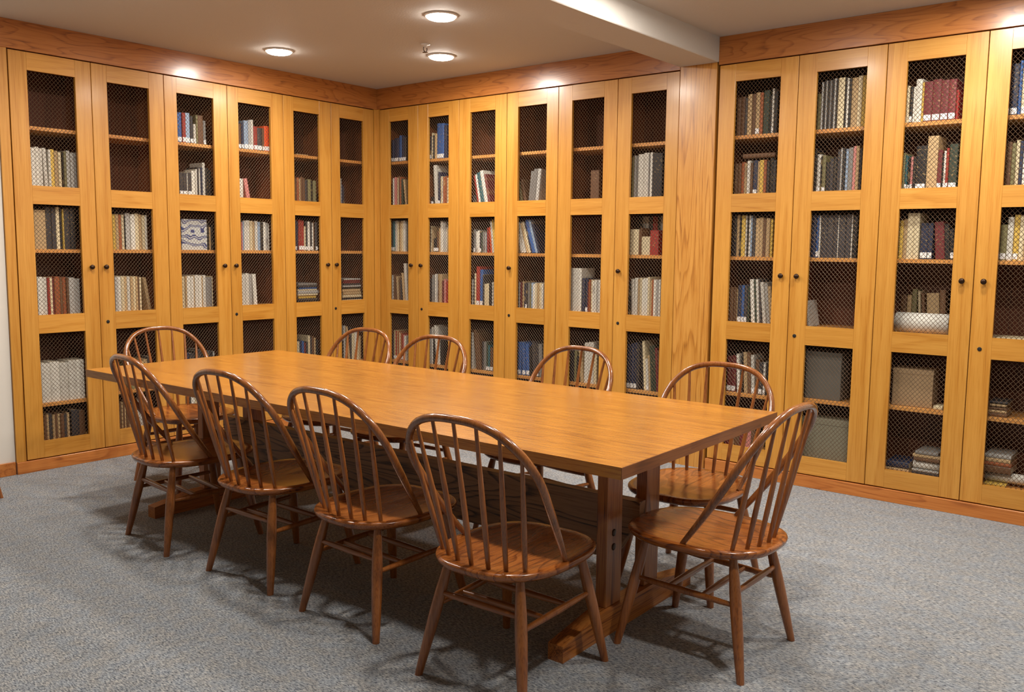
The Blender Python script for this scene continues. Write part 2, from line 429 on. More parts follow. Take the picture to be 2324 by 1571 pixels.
def wire_mesh(x0, x1, z0, z1, y):
    mb = MB()
    p, r = 0.0232, 0.00112
    W, H = x1 - x0, z1 - z0
    k = 1.12     # slope of the wires
    for sgn in (1, -1):
        n0, n1 = (-int(H / k / p) - 2, int(W / p) + 2)
        for i in range(n0, n1):
            t0 = i * p + 0.4 * p
            # line x = t0 + z/k  (z measured from the bottom), mirrored for sgn -1
            za, zb = max(0.0, -t0 * k), min(H, (W - t0) * k)
            if zb - za < 0.004: continue
            xa, xb = t0 + za / k, t0 + zb / k
            if sgn < 0: xa, xb = W - xa, W - xb
            a = Vector((x0 + xa, y + 0.0009 * sgn, z0 + za)); b = Vector((x0 + xb, y + 0.0009 * sgn, z0 + zb))
            d = (b - a).normalized(); e = Vector((0, 1, 0)); f = d.cross(e)
            V = [q + e * (r * s1) + f * (r * s2) for q in (a, b) for s1, s2 in ((1, 0), (0, 1), (-1, 0), (0, -1))]
            mb.add(V, [(0, 1, 5, 4), (1, 2, 6, 5), (2, 3, 7, 6), (3, 0, 4, 7)], 0, 0.5)
    return mb

def make_bookcase(side, idx, label):
    """two-door unit; idx = index of its first door"""
    D = DL if side == 'L' else DR
    d0, d1 = D[idx], D[idx + 1]
    cx = d0[3]
    if side == 'L': root = empty('bookcase', (0, cx, 0), ROT_L)
    else: root = empty('bookcase', (cx, 0, 0), 0.0)
    tag(root, label, 'bookcase', 'built-in oak bookcases with wire mesh doors')
    xa, xb = d0[0] - cx, d1[3] - cx
    BACK = 0.33
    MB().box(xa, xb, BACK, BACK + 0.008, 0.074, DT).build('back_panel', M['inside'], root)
    MB().box(xa + 0.001, xa + 0.016, 0.026, BACK, 0.074, DT).build('side_panel', M['inside_lit'], root)
    MB().box(xb - 0.016, xb - 0.001, 0.026, BACK, 0.074, DT).build('side_panel', M['inside_lit'], root)
    MB().box(-0.009, 0.009, 0.026, BACK, 0.074, DT).build('divider_panel', M['inside_lit'], root)
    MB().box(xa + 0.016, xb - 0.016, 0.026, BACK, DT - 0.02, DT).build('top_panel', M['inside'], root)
    for j, d in enumerate((d0, d1)):
        key = side + str(idx + j + 1)
        s0 = (xa + 0.016 if j == 0 else 0.009); s1 = (-0.009 if j == 0 else xb - 0.016)
        for z, m in ((2.050, 'shelf'), (1.693, 'shelf'), (1.331, 'shelf'), (0.930, 'shelf'), (ES[key], 'shelf'), (0.166, 'shelf')):
            MB().box(s0 + 0.001, s1 - 0.001, 0.034, BACK, z - SHELF_T, z, bev=0.001).build('shelf', M[m], root)
        g0, o0, o1, g1 = [v - cx for v in d]
        g0 += 0.0020; g1 -= 0.0020
        mb = MB(); T = 0.021
        z0, z1 = 0.076, DT
        mb.box(g0, o0, 0, T, z0, z1, 0, bev=0.0012); mb.box(o1, g1, 0, T, z0, z1, 0, bev=0.0012)
        rails = [(z1, ZR[0][0]), (ZR[0][1], ZR[1][0]), (ZR[1][1], ZR[2][0]), (ZR[2][1], z0)]
        for a, b_ in rails:
            mb.box(o0 + 0.0002, o1 - 0.0002, 0.0004, T - 0.0004, min(a, b_), max(a, b_), 1)
        door = mb.build('door', [M['oak_v'], M['oak_h']], root)
        for a, b_ in ZR:
            wire_mesh(o0 - 0.004, o1 + 0.004, b_ - 0.004, a + 0.004, T + 0.0025).build('wire_mesh', M['wire'], door, fix=False)
        if key in KNOB:
            kx = KNOB[key] - cx
            kb = MB().lathe([(0.0095, 0.0), (0.0095, -0.002), (0.005, -0.004), (0.005, -0.010), (0.0125, -0.013), (0.0150, -0.018), (0.0135, -0.024), (0.006, -0.0265), (0.0005, -0.027)], (kx, 0, 1.223), 'y', 20)
            kb.build('knob', M['bronze'], door)
        if key in KEYH:
            kx = KEYH[key] - cx
            kb = MB().lathe([(0.0105, 0.0), (0.0105, -0.0025), (0.0085, -0.0035), (0.0001, -0.0035)], (kx, 0, 0.878), 'y', 20)
            kb.build('keyhole', M['black'], door)
    return root

make_bookcase('L', 0, 'oak mesh-door bookcase at the far left end of the left wall, beside white wall')
make_bookcase('L', 2, 'oak mesh-door bookcase in the middle of the left wall')
make_bookcase('L', 4, 'narrow oak mesh-door bookcase on the left wall, beside the room corner')
make_bookcase('R', 0, 'narrow oak mesh-door bookcase on the back wall, beside the room corner')
make_bookcase('R', 2, 'oak mesh-door bookcase with one knob, second from the corner on the back wall')
make_bookcase('R', 4, 'oak mesh-door bookcase on the back wall, immediately left of the wide oak column')
make_bookcase('R', 6, 'oak mesh-door bookcase immediately right of the wide oak column')
make_bookcase('R', 8, 'oak mesh-door bookcase at the right edge, holding the long white roll')

# ------------------------------------------------------------------ books
# visible stretch behind every door at the depth of the spines
VL = [(-2.681, -2.413), (-2.204, -1.940), (-1.732, -1.471), (-1.260, -1.002), (-0.783, -0.558), (-0.340, -0.115)]
VR = [(0.109, 0.304), (0.548, 0.747), (0.988, 1.216), (1.447, 1.688), (1.920, 2.163), (2.389, 2.633), (3.109, 3.380), (3.602, 3.870), (4.084, 4.361), (4.575, 4.851)]
BOOKS = {
 'L1': {'B': 'w9:70 w8:72 w8:70 w8:71:-2 w6:69 y8:70 t8:68 e7:66 _3 k3:66 v6:68 l8:70 l8:67 a7:66 w9:68',
        'C': 't25:88 d13:96 d10:94 e8:96 k5:93 y4:92 d14:94 k13:96',
        'D': 'w12:62 w10:61 r6:60 e6:61 m4:60 u12:62 c6:61 u8:61 c6:60 l13:60 l13:58',
        'E': 'w20:56 w20:57 w20:55 w19:57 w18:57',
        'F': 'c7:74 t5:75 d8:76 t6:72 c6:74 t6:72 c8:72 d7:70 t6:72 _4 d18:78 c14:74'},
 'L2': {'C': 'y8:84 t8:85 u7:84 e7:84 k3:80 l12:88 w12:86 e10:88 t8:86 e8:84 w7:85',
        'D': 'l8:60 w8:60 e8:61 t8:60 w8:60 t7:59 e6:60 t6:60 c5:60 e5:58 _4 t9:58:-9',
        'E': '_32 v22:44 d6:40 t9:44 t9:46 d12:50',
        'F': 'c5:74 t4:75 c5:72 t4:74 c6:76 t4:74 d6:70 _6 w10:74 l12:76 c8:70 d10:72'},
 'L3': {'A': 'b13L:63 r10L:63 s13L:64 d9L:58 w7L:42 v6:62 c16:62 a8L:52',
        'B': 'd11L:46 d11L:46 w3:46 d11L:47 w10:52 w6:56 d4:60 w5:58 n6:60 w8:70 k10:60 k9:56',
        'D': 'e9:58 t5:59 w10:59 w9:58 t4:59 w10:60 w9:59 t4:58 w9:60 a18:56 e3:58',
        'C': '_1 F73:80 k9:70 t6:60 k8:66',
        'E': 'w5:32 n10:48 d14:46 k10:50 d12:52 k12:50 d14:48 k8:46 l5:46',
        'F': 'c8:60 d9:60 w12:60 e10:58 w10:60 d10:62 c8:60 k8:58'},
 'L4': {'A': 'c9L:56 n7L:58 s14L:64 l10L:66 w8L:68 r12L:54 d16L:52 c7L:52 o17L:58',
        'B': 'w12:44 p12:45:-10',
        'C': 'p5:76 s5:78 w9:80 w9:81 e9:80 t8:78 w9:80 s9:78 k10:76 w8:78 l9:76 w4:74',
        'D': 'w12:60 w12:62 l10:60 w12:60:-3',
        'F': 'd12:60 c12:62 d12:60 t9:58 c10:60 k12:62'},
 'L5': {'B': 'c9:54 u9:56 t8:54 c9:58 c9:56 d12:52 v12:54 k9:50 v14:52',
        'C': 'd7L:86 n6:84 r12L:88 r12L:86 e7L:70 d8L:82 w10L:84 d8L:82 w5:80 c8:84 d10L:82',
        'E': 'e11:50 n9:52 b9:50 m9:46 d8:48 e9:60 d9:56 c10:58 t8:54 k8:50',
        'F': 'c12:60 d12:58 k10:60 v10:58 c12:60 m10:60'},
 'L6': {'B': 'l6:62 n8:48 d6:44',
        'E': 'k10:56 l9:74 t9:72:-5 d8:70 e13:62 w13:60 e10:54 t8:50',
        'F': 'k12:60 c10:58 d12:60 t10:58'},
 'R1': {'A': 'n16L:56 n15L:60 n14L:60 b15L:66 n15L:64 d14L:60',
        'B': '_2 e8:66 w7:68 p13:70 u8:70 e6:68 c8:72 u7:70 g8:66 t10:64:-7',
        'C': 'k6L:92 q13L:92 l5:92 w11:94 e9:90 c6:92 t8:90 e12:92 w11:94 l8:90',
        'D': 'w9:54 c9:56 c9:50 t8:52:-4 c10:50 d7:46 t10:60:-5 _3 w16:80:-4',
        'E': 'd10:54 t9L:62 r8L:60 t9:62 u8L:60 e7:58 u8L:58 r7L:56 p8L:54 w10:52',
        'F': 'c12:60 d12:58 k10:60 g10:58 c12:60'},
 'R2': {'A': 'd8L:56 e8:64 k7:58 t12:62 b20L:86 b20L:85 n14:80',
        'B': '_6 k14L:20 _4 w17:92:-3 n12L:76 e9:66 w8:62 u10:64 u8:66 e8:62',
        'C': 'e9:76 t6:74 _3 k11L:40 k10L:42 c9L:60 t10:70 w14:90 l10:86 w12:72 t6:68',
        'D': 'd9:50 l8:58 a9:58 w7:60 l8:60 c7:60 t17:60 m10:46 p10:50 r9:46',
        'E': 'l7:72 w8:76 k8:60 w12:80:-5 w10:78:-5 k8:56 k9:60',
        'F': 'c12:60 d12:58 t10:60'},
 'R3': {'B': '_2 d9:20 k8:18 r8:64:-11 w8:66:-11 q15:70:-12 w13:74:-12 m9:66:-12',
        'C': 'k8:60 a8L:66 w10:60 w8:62 d8L:60 g7:58 a8:58 l7:58 n5:56 r6:70 o5:72:-6 w9:88:-6 y8:92:-6',
        'D': 'w8:52 k7:62 e6:64 r15L:78 b14L:72 d6:62 e11:44 e11:45 k12:46 w6:48',
        'E': 'w10:72 c13:78:-7 c8:70:-7 d8:56 a13:56 g8L:56 q8L:50 c8L:46 c8L:46 d8L:44 d6:42',
        'F': 'c12:60 d12:58 t10:60 k14:56'},
 'R4': {'B': 'v14:44:-14 c12:50:-14 _6 a13:66:6 a14:70:6 l12:70:6',
        'C': 'c7:48:-16 w11:84:-17 w9:86:-17 t7:84:-17 e8:88:-17 n7:86:-17 b12:92:-17 s8:92:-17 n7:86:-17',
        'D': 'l7:50 m7:50 t7:52 n7:48 d7L:50 a7:50 v6:48 s8:50 w8:48 e8:50 t7:50 e8:50 w8:49',
        'E': 'b14L:62 b13L:62:-4 b13L:60:-4 k8:56 d11:66:-3 d13L:64:-3 a14:62:-3',
        'F': 'c12:60 d12:58 t10:60 k14:56'},
 'R5': {'B': '_60 c28:60',
        'D': 'w36:80 _3 n10:62 n9L:62 m3:56 u6:60 e6:60 w7:58 w7:60 l7:60 w8:60',
        'E': 'd8:54 k7:56 v9:62 k8:46 t11:58:-5 w16:72 w18:74 e10:60',
        'F': 'c12:60 d12:58 k14:56'},
 'R6': {'B': 'v7:82 l7:84 a5:80 w16:86 w16:88 a5:84 w7:88 k30:86',
        'D': 'k5:60 w10:64:-2 w9:66 t6:64 e7:66 w6:64 w5:66 w8:66 e7:68 t5:62 u5:64 w8:64 l8:64 w6:64',
        'E': 'n11L:76 n10L:78 n10L:80 d8:78 k7:76:-4 e8:84:-4 w8L:54:-4 t6:60:-4 g9:76:-4 g8:78:-4 m8:74:-4 c6:70:-4',
        'F': 'c12:60 d12:58 t10:60 k14:56'},
 'R7': {'A': 'c11:72 c10:73 d6:70 t10:76 c9:76 t10L:78 u7:77 g14:80 k6:70 w5L:82 k8:76',
        'B': 'c9:58 c8:58 u8:60 t5:58 w9:62 c6:58 n10L:62 t5:60 y10:62 u7:62 k7:60 k8:64 d7:60',
        'C': 'k12:92 t7:94 k4:90 y9:93 w4:92 k5:94 w4:92 s4:92 d8:90 t9:86 t8:88 c7:84 t9:86 y6:84',
        'D': 'c10:56 c7:56 t4:54 n9L:60 b7L:60 d7L:60 g4:58 w9:70:-4 g5:70:-4 w6:70:-4 d5:70:-4 w8:66:-6 l8:64:-6 t8:60:-6',
        'E': 'm12L:66 m11L:68 w7:72:-3 k5:70 t9:76:-3 c8:76:-3 w8L:72:-3 c9:64 d9L:60 w6L:60 k7:58',
        'F': 'm14:50 t10:48 c14:50 m13:52 p14:50 c10:50 k10:50'},
 'R8': {'A': 'v8:64 l4:84 k4:86 l4:86 k4:86 a6:86 k4:88 l4:88 k5:86 e13:88 k5:88 w4:86 k5:84 t13:86 e9:88 y8:88 e6:84',
        'B': 'k4:76 w9L:66 k3:62 v8L:64 k9:52 d8:58 k7:60 d7:72 l4:74 k6:74 s6:72 a9:74 p6:76 t7:76 k6:72',
        'C': 'n10:92 b7L:90 w3:90 d14:92 d13:90 d9:92 w2:90 d14:90 d13:92 w2:90 k10:88',
        'D': 'l7:40:-9',
        'E': '',
        'F': ''},
 'R9': {'A': 'e5:62 k6L:60 w4:60 w12:72 y4:66 m15L:66 m15L:68 m14L:66 m13L:66 r5:48',
        'B': 'v4:60 q5L:56 k4L:52 p5L:54 k5:54 k20L:70 t19:84 m8L:62 k3:56 w4L:60 r5L:64 g15L:70',
        'C': 'y7:78 t7:80 e12:92 e11:92 _2 n14L:72 n9L:72 _1 m17:74:-4 k9:70:-4 k8L:60:-4',
        'D': '', 'E': '', 'F': ''},
 'R10': {'A': 'n13L:80 b5:84 e9L:88 k8:70 c10:66 m12:70 g10:72 t11:70 k10:66',
         'B': 'c9:68 v7:66 e6:70 n6:68 w10:92 s8:88 c8:70 g10:72 m10:70 t10:68 k9:70',
         'C': 'v11L:68 w10L:82 y9L:86 e8:84 t10:80 c9:76 n10:74 w12:78 g11:72',
         'D': '', 'E': '', 'F': ''},
}
ORD = ['first', 'second', 'third', 'fourth', 'fifth', 'sixth', 'seventh', 'eighth', 'ninth', 'tenth', 'eleventh', 'twelfth', 'thirteenth',
       'fourteenth', 'fifteenth', 'sixteenth', 'seventeenth', 'eighteenth', 'nineteenth', 'twentieth']
LEVEL = {'A': 'top shelf', 'B': 'second shelf', 'C': 'third shelf', 'D': 'fourth shelf', 'E': 'fifth shelf', 'F': 'bottom shelf'}
DOORP = {'L1': 'first door of left wall', 'L2': 'second door of left wall', 'L3': 'third door of left wall', 'L4': 'fourth door of left wall',
         'L5': 'fifth door of left wall', 'L6': 'sixth door of left wall', 'R1': 'first door of back wall', 'R2': 'second door of back wall',
         'R3': 'third door of back wall', 'R4': 'fourth door of back wall', 'R5': 'fifth door of back wall', 'R6': 'door left of oak column',
         'R7': 'door right of oak column', 'R8': 'second door beyond oak column', 'R9': 'third door beyond oak column', 'R10': 'rightmost door'}
def comp(key, lv):
    """floor z and clear height of a compartment"""
    return {'A': (2.050, 0.313), 'B': (1.693, 0.335), 'C': (1.331, 0.265), 'D': (0.930, 0.379),
            'E': (ES[key], 0.829 - ES[key]), 'F': (0.166, ES[key] - SHELF_T - 0.166)}[lv]
def frame_of(key):
    left = key[0] == 'L'; i = int(key[1:]) - 1
    return left, (VL if left else VR)[i], (DL if left else DR)[i]
def place(o, left, x, y, z, lean=0.0, rz=0.0):
    """wall coordinates -> world"""
    base = Matrix.Rotation(ROT_L if left else 0.0, 4, 'Z')
    o.matrix_world = base @ Matrix.Translation((x, y, z)) @ Matrix.Rotation(rz, 4, 'Z') @ Matrix.Rotation(lean, 4, 'Y')

def cover_mb(w, h, d, mat=0, n=5, mb=None, T=None):
    """hard cover: rounded spine + two boards, open at the page edges; spine faces -y, foot at z = 0"""
    mb = mb or MB()
    t = min(0.0028, w * 0.2); r = min(0.004, w * 0.3)
    outer = [(-w / 2, d), (-w / 2, r)]
    for k in range(1, n):
        a = math.pi * k / n
        outer.append((-w / 2 * math.cos(a), r * (1 - math.sin(a))))
    outer += [(w / 2, r), (w / 2, d)]
    inner = [(w / 2 - t, d), (w / 2 - t, r + t), (-w / 2 + t, r + t), (-w / 2 + t, d)]
    poly = outer + inner
    pid = random.random()
    nn = len(poly)
    v = [(x, y, 0) for x, y in poly] + [(x, y, h) for x, y in poly]
    f = [(i, (i + 1) % nn, nn + (i + 1) % nn, nn + i) for i in range(nn)]
    f += [tuple(range(nn)), tuple(range(nn, 2 * nn))[::-1]]
    if T: v = [tuple(T @ Vector(q)) for q in v]
    mb.add(v, f, mat, pid)
    return mb, t, r

def pages_mb(w, h, d, t, r, mb=None, T=None, mat=0):
    mb = mb or MB()
    x, y0, y1, z0, z1 = w / 2 - t - 0.0002, r + t + 0.0002, d - 0.004, 0.003, h - 0.003
    v = [(a, b, c) for a in (-x, x) for b in (y0, y1) for c in (z0, z1)]
    if T: v = [tuple(T @ Vector(q)) for q in v]
    return mb.add(v, [(0, 1, 3, 2), (4, 6, 7, 5), (0, 4, 5, 1), (2, 3, 7, 6), (0, 2, 6, 4), (1, 5, 7, 3)], mat)

ITEMS = []
for key in BOOKS:
    left, (v0, v1), dd = frame_of(key)
    span = v1 - v0
    for lv, spec in BOOKS[key].items():
        zf, H = comp(key, lv)
        toks = spec.split()
        x = v0 + 0.001
        k = 0
        bk = []
        for t in toks:
            mt = re.match(r'([a-zA-Z_])(\d+)(L?)(?::(\d+))?(?::(-?\d+))?$', t)
            c, w, L, h, ln = mt.groups()
            w = int(w) / 100 * span
            if c == '_':
                x += w; continue
            h = int(h or 60) / 100 * H; ln = math.radians(int(ln or 0))
            run = w / math.cos(ln)
            if bk:
                pl, ph = bk[-1][5], bk[-1][4]
                # a leaning book props its top against its neighbour, so its foot stands clear
                if ln < pl: x += min(h, ph) * (abs(math.sin(ln)) - (abs(math.sin(pl)) if pl < 0 else -math.sin(pl)))
                elif pl > 0 and ln < pl + 1e-9 and ln != pl: x += min(h, ph) * math.sin(pl)
            if x + run > v1 + 0.030: break
            bk.append([c, x, w, bool(L), h, ln]); x += run
        n = len(bk)
        for j, (c, x, w, L, h, ln) in enumerate(bk):
            ITEMS.append(dict(key=key, lv=lv, c=c, x=x, w=w, L=L, h=h, ln=ln, n=j, tot=n, left=left, z=zf, first=(j == 0)))
# books leaning left need their neighbours' tops kept clear: the run of leaning books follows an upright one only with room
PXM = {'L': 1.0, 'R': 1.0}
def weight(it):
    # how large the book shows from the middle of the room
    if it['left']: p = Vector((0, it['x'], it['z']))
    else: p = Vector((it['x'], 0, it['z']))
    c = Vector((5.54, -5.04, 1.37)); d = (p - c).length
    vis = 1.0
    if it['lv'] == 'F': vis = 0.25
    if it['lv'] == 'E': vis = 0.7
    face = abs((p - c).x if it['left'] else (p - c).y) / d
    return it['w'] * it['h'] * face / d / d * vis
order = sorted(range(len(ITEMS)), key=lambda i: -weight(ITEMS[i]))
SINGLE = set(order[:300])
FAR = MB(); FARM = [BM[k] for k in BC] + [M['paper'], M['tagw']]; KI = {k: i for i, k in enumerate(BC)}
for i, it in enumerate(ITEMS):
    w = max(0.004, it['w'] - 0.0008); h = it['h']; d = 0.14 + 0.03 * random.random()
    ln = it['ln']
    y = 0.050 + random.random() * 0.010
    if it['c'] == 'F':
        continue
    # foot of a leaning book rests on its lower corner
    lift = abs(math.sin(ln)) * w / 2 + 0.0006
    cxx = it['x'] + it['w'] / math.cos(ln) / 2
    if i in SINGLE:
        mb, t, r = cover_mb(w, h, d)
        o = mb.build('book', BM[it['c']], fix=True)
        pages_mb(w, h, d, t, r).build('pages', M['paper'], o)
        if it['L']:
            lh = 0.030
            MB().box(-w / 2 * 0.86, w / 2 * 0.86, -0.0009, r * 0.5, 0.006, 0.006 + lh).build('spine_tag', M['tagw'], o)
        place(o, it['left'], cxx, y, it['z'] + lift, ln)
        word = BC[it['c']][0]
        slim = 'thick ' if w > 0.034 else ('slim ' if w < 0.014 else '')
        le = 'leaning ' if abs(ln) > 0.03 else ''
        pos = ('leftmost' if it['n'] == 0 else ('rightmost' if it['n'] == it['tot'] - 1 else ORD[it['n']] + ' from left')) if it['tot'] > 1 else 'alone'
        tag(o, f"{slim}{le}{word} book, {pos}, {LEVEL[it['lv']]}, {DOORP[it['key']]}", 'book',
            'books on the ' + LEVEL[it['lv']] + ' behind the ' + DOORP[it['key']])
    else:
        T = Matrix.Rotation(ROT_L if it['left'] else 0.0, 4, 'Z') @ Matrix.Translation((cxx, y, it['z'] + lift)) @ Matrix.Rotation(ln, 4, 'Y')
        mb, t, r = cover_mb(w, h, d, KI[it['c']], 3, FAR, T)
        pages_mb(w, h, d, t, r, FAR, T, len(BC))
        if it['L']:
            v = [tuple(T @ Vector(q)) for q in [(a, b, c) for a in (-w * 0.43, w * 0.43) for b in (-0.0009, r * 0.5) for c in (0.006, 0.032)]]
            FAR.add(v, [(0, 1, 3, 2), (4, 6, 7, 5), (0, 4, 5, 1), (2, 3, 7, 6), (0, 2, 6, 4), (1, 5, 7, 3)], len(BC) + 1)
tag(FAR.build('more_books', FARM), 'the many smaller far-off books filling the remaining shelves of both walls', 'books', kind='stuff')
print('books', len(ITEMS), 'single', len(SINGLE))

# face-out book with a blue ribbon pattern (third door of left wall)
def pattern_mat():
    m, nt, b = new_mat('blue_ribbon_cover'); L = nt.links
    tc = N(nt, 'ShaderNodeTexCoord')
    wv = N(nt, 'ShaderNodeTexWave', wave_type='BANDS', bands_direction='Z'); wv.inputs['Scale'].default_value = 5.2
    wv.inputs['Distortion'].default_value = 9.0; wv.inputs['Detail'].default_value = 1.0; wv.inputs['Detail Scale'].default_value = 2.0
    L.new(tc.outputs['Object'], wv.inputs['Vector'])
    L.new(ramp(nt, wv.outputs['Fac'], [(0.60, srgb(206, 208, 204)), (0.66, srgb(62, 76, 132)), (0.93, srgb(52, 64, 116)), (0.97, srgb(196, 200, 204))]), b.inputs['Base Color'])
    b.inputs['Roughness'].default_value = 0.4
    return m
def flat_book(w, h, t, m, key, lv, xf, label, cat='book', name='book', y=0.052, tilt=0.0, z_off=0.0, pages=True):
    left, (v0, v1), dd = frame_of(key)
    zf, H = comp(key, lv)
    mb = MB(); e = 0.0025
    mb.box(-w / 2, w / 2, 0, e, 0, h); mb.box(-w / 2, w / 2, t - e, t, 0, h); mb.box(-w / 2, -w / 2 + e, e, t - e, 0, h)
    o = mb.build(name, m)
    if pages: MB().box(-w / 2 + e + 0.0003, w / 2 - 0.003, e + 0.0003, t - e - 0.0003, 0.003, h - 0.003).build('pages', M['paper'], o)
    place(o, left, v0 + xf * (v1 - v0), y, zf + z_off + 0.0008, 0)
    return tag(o, label, cat)
flat_book(0.192, 0.208, 0.020, pattern_mat(), 'L3', 'C', 0.385, 'white book with blue wavy ribbons, face out, third door of left wall')

# horizontal piles, boxes, rolls -------------------------------------------------------------
def lying_book(key, lv, xc, w, t, c, zoff, label, depth=0.18, name='book', cat='book', group=None, y=0.052, rz=0.0):
    left, (v0, v1), dd = frame_of(key)
    zf, H = comp(key, lv)
    mb, tt, r = cover_mb(t, w, depth, 0, 4)
    o = mb.build(name, BM[c]); pages_mb(t, w, depth, tt, r).build('pages', M['paper'], o)
    # lay it on its side: the spine keeps facing the room
    base = Matrix.Rotation(ROT_L if left else 0.0, 4, 'Z')
    o.matrix_world = base @ Matrix.Translation((v0 + xc * (v1 - v0), y, zf + zoff + t / 2 + 0.0008)) @ Matrix.Rotation(rz, 4, 'Z') @ Matrix.Rotation(math.pi / 2, 4, 'Y') @ Matrix.Translation((0, 0, -w / 2))
    tag(o, label, cat, group)
    return o
def pile(key, lv, xc, specs, where, group):
    z = 0.0
    k = len(specs)
    for i, (c, w, t) in enumerate(specs):
        pos = 'lowest' if i == 0 else ('topmost' if i == k - 1 else ORD[i] + ' from bottom')
        slim = 'thick' if t > 0.02 else 'slim'
        lying_book(key, lv, xc + random.uniform(-0.02, 0.02), w, t, c, z, f"{slim} {BC[c][0]} book lying flat, {pos} in pile, {where}", group=group, y=0.05 + random.random() * 0.012)
        z += t + 0.001
pile('L5', 'D', 0.50, [('k', .20, .016), ('d', .19, .014), ('y', .17, .022), ('e', .19, .012), ('l', .20, .024), ('e', .19, .010), ('b', .17, .014), ('d', .19, .012), ('a', .18, .018)], 'fifth door of left wall', 'pile of flat books behind the fifth door of the left wall')
pile('L6', 'D', 0.50, [('w', .20, .008), ('k', .20, .014), ('e', .20, .020), ('t', .19, .024), ('t', .19, .022), ('k', .19, .014), ('l', .19, .014), ('d', .18, .014), ('m', .18, .014), ('m', .17, .012), ('l', .17, .010)], 'sixth door of left wall', 'pile of flat books behind the sixth door of the left wall')
lying_book('L5', 'A', 0.32, .11, .007, 't', 0, 'thin tan booklet lying flat, top shelf, fifth door of left wall', name='booklet', cat='booklet', depth=.12)
for i, (c, w, t) in enumerate([('e', .20, .006), ('l', .21, .005), ('w', .19, .006)]):
    lying_book('L4', 'E', 0.5, w, t, c, i * 0.0085, ['lowest', 'middle', 'topmost'][i] + ' of thin papers lying flat, fifth shelf, fourth door of left wall', name='booklet', cat='booklet', group='thin papers behind the fourth door of the left wall')
lying_book('R7', 'B', 0.58, .20, .026, 'c', 0.222, 'brown book lying flat across the book tops, door right of oak column')

def box_item(key, lv, xc, w, h, d, m, label, lidm=None, rz=0.0, y=0.055, z_off=0.0, name='storage_box', cat='box'):
    left, (v0, v1), dd = frame_of(key)
    zf, H = comp(key, lv)
    o = MB().box(-w / 2, w / 2, 0.002, d, 0, h - 0.002, bev=0.0015).build(name, m)
    MB().box(-w / 2 - 0.002, w / 2 + 0.002, 0, d + 0.002, h * 0.86, h, bev=0.0015).build('lid', lidm or m, o)
    place(o, left, v0 + xc * (v1 - v0), y, zf + z_off + 0.0008, 0, rz)
    return tag(o, label, cat)
grey_box = plain('grey_archive_board', srgb(96, 92, 84), 0.8, noise=0.08, nscale=9)
olive_box = plain('olive_archive_board', srgb(128, 124, 104), 0.8, noise=0.1, nscale=9)
tan_box = plain('tan_archive_board', srgb(168, 140, 104), 0.75, noise=0.08, nscale=9)
box_item('R8', 'E', 0.40, 0.205, 0.275, 0.20, grey_box, 'dark grey archive box, fifth shelf, second door beyond oak column')
box_item('R8', 'F', 0.50, 0.268, 0.235, 0.22, olive_box, 'olive grey archive box, bottom shelf, second door beyond oak column')
box_item('R9', 'E', 0.40, 0.205, 0.205, 0.16, tan_box, 'tan archive box, fifth shelf, third door beyond oak column', rz=0.06, y=0.07)
lying_book('R9', 'E', 0.90, .045, .020, 'e', 0, 'small cream book lying flat beside tan box, third door beyond oak column', depth=.10)
for i, (c, w, t) in enumerate([('c', .085, .018), ('t', .080, .014), ('c', .082, .012), ('t', .078, .012), ('d', .085, .010)]):
    lying_book('R10', 'E', 0.16, w, t, c, i * 0.0165 + (0.003 if i else 0), ('lowest' if i == 0 else 'topmost' if i == 4 else ORD[i] + ' from bottom') + ' of small flat ' + BC[c][0] + ' books, fifth shelf, rightmost door', depth=.14, group='small pile on the fifth shelf behind the rightmost door', name='book')
# rolls of paper and piles on the bottom right shelves
white_roll = plain('white_paper_roll', srgb(226, 224, 214), 0.7, noise=0.04, nscale=14)
def roll(key, lv, x0, x1, r, m, label, zoff=0.0, y=0.11):
    left, (v0, v1), dd = frame_of(key); zf, H = comp(key, lv)
    L_ = (x1 - x0) * (v1 - v0)
    ri = r * 0.62
    o = MB().lathe([(ri, 0.002), (r, 0.0), (r, L_), (ri, L_ - 0.002), (ri, 0.01)], (0, 0, 0), 'x', 28).build('paper_roll', m)
    place(o, left, v0 + x0 * (v1 - v0), y, zf + zoff + r + 0.001)
    return tag(o, label, 'paper roll')
roll('R9', 'D', 0.0, 0.985, 0.055, white_roll, 'long white paper roll lying on fourth shelf, third door beyond oak column')
# the books standing behind the white roll
x = 0.02
for i, (c, w, h, ln) in enumerate([('c', .030, .20, 0), ('t', .022, .20, 0), ('v', .024, .235, 0), ('e', .012, .225, -.06), ('c', .016, .215, -.08), ('t', .062, .215, -.06), ('c', .030, .235, -.05), ('v', .03, .21, 0)]):
    left, (v0, v1), dd = frame_of('R9')
    mb, t, r = cover_mb(w, h, 0.13)
    o = mb.build('book', BM[c]); pages_mb(w, h, 0.13, t, r).build('pages', M['paper'], o)
    place(o, False, v0 - 0.012 + x * (v1 - v0) + w / 2, 0.185, 0.930 + abs(math.sin(ln)) * w / 2 + .001, ln)
    x += (w / math.cos(ln) + .0025 + (0.016 if i == 2 else 0.006 if i in (3, 4) else 0.012 if i == 6 else 0)) / (v1 - v0)
    tag(o, f"{BC[c][0]} book, {ORD[i]} from left behind the long white paper roll", 'book', 'books behind the white paper roll')
lying_book('R9', 'F', 0.22, .118, .034, 'n', 0.018, 'navy blue bundle lying flat, bottom shelf left, third door beyond column', name='book')
lying_book('R9', 'F', 0.22, .120, .016, 't', 0, 'tan booklet under the navy bundle, bottom shelf, third door beyond column', name='booklet', cat='booklet')
pl = [('a', .15, .018), ('w', .16, .008)]
z = 0
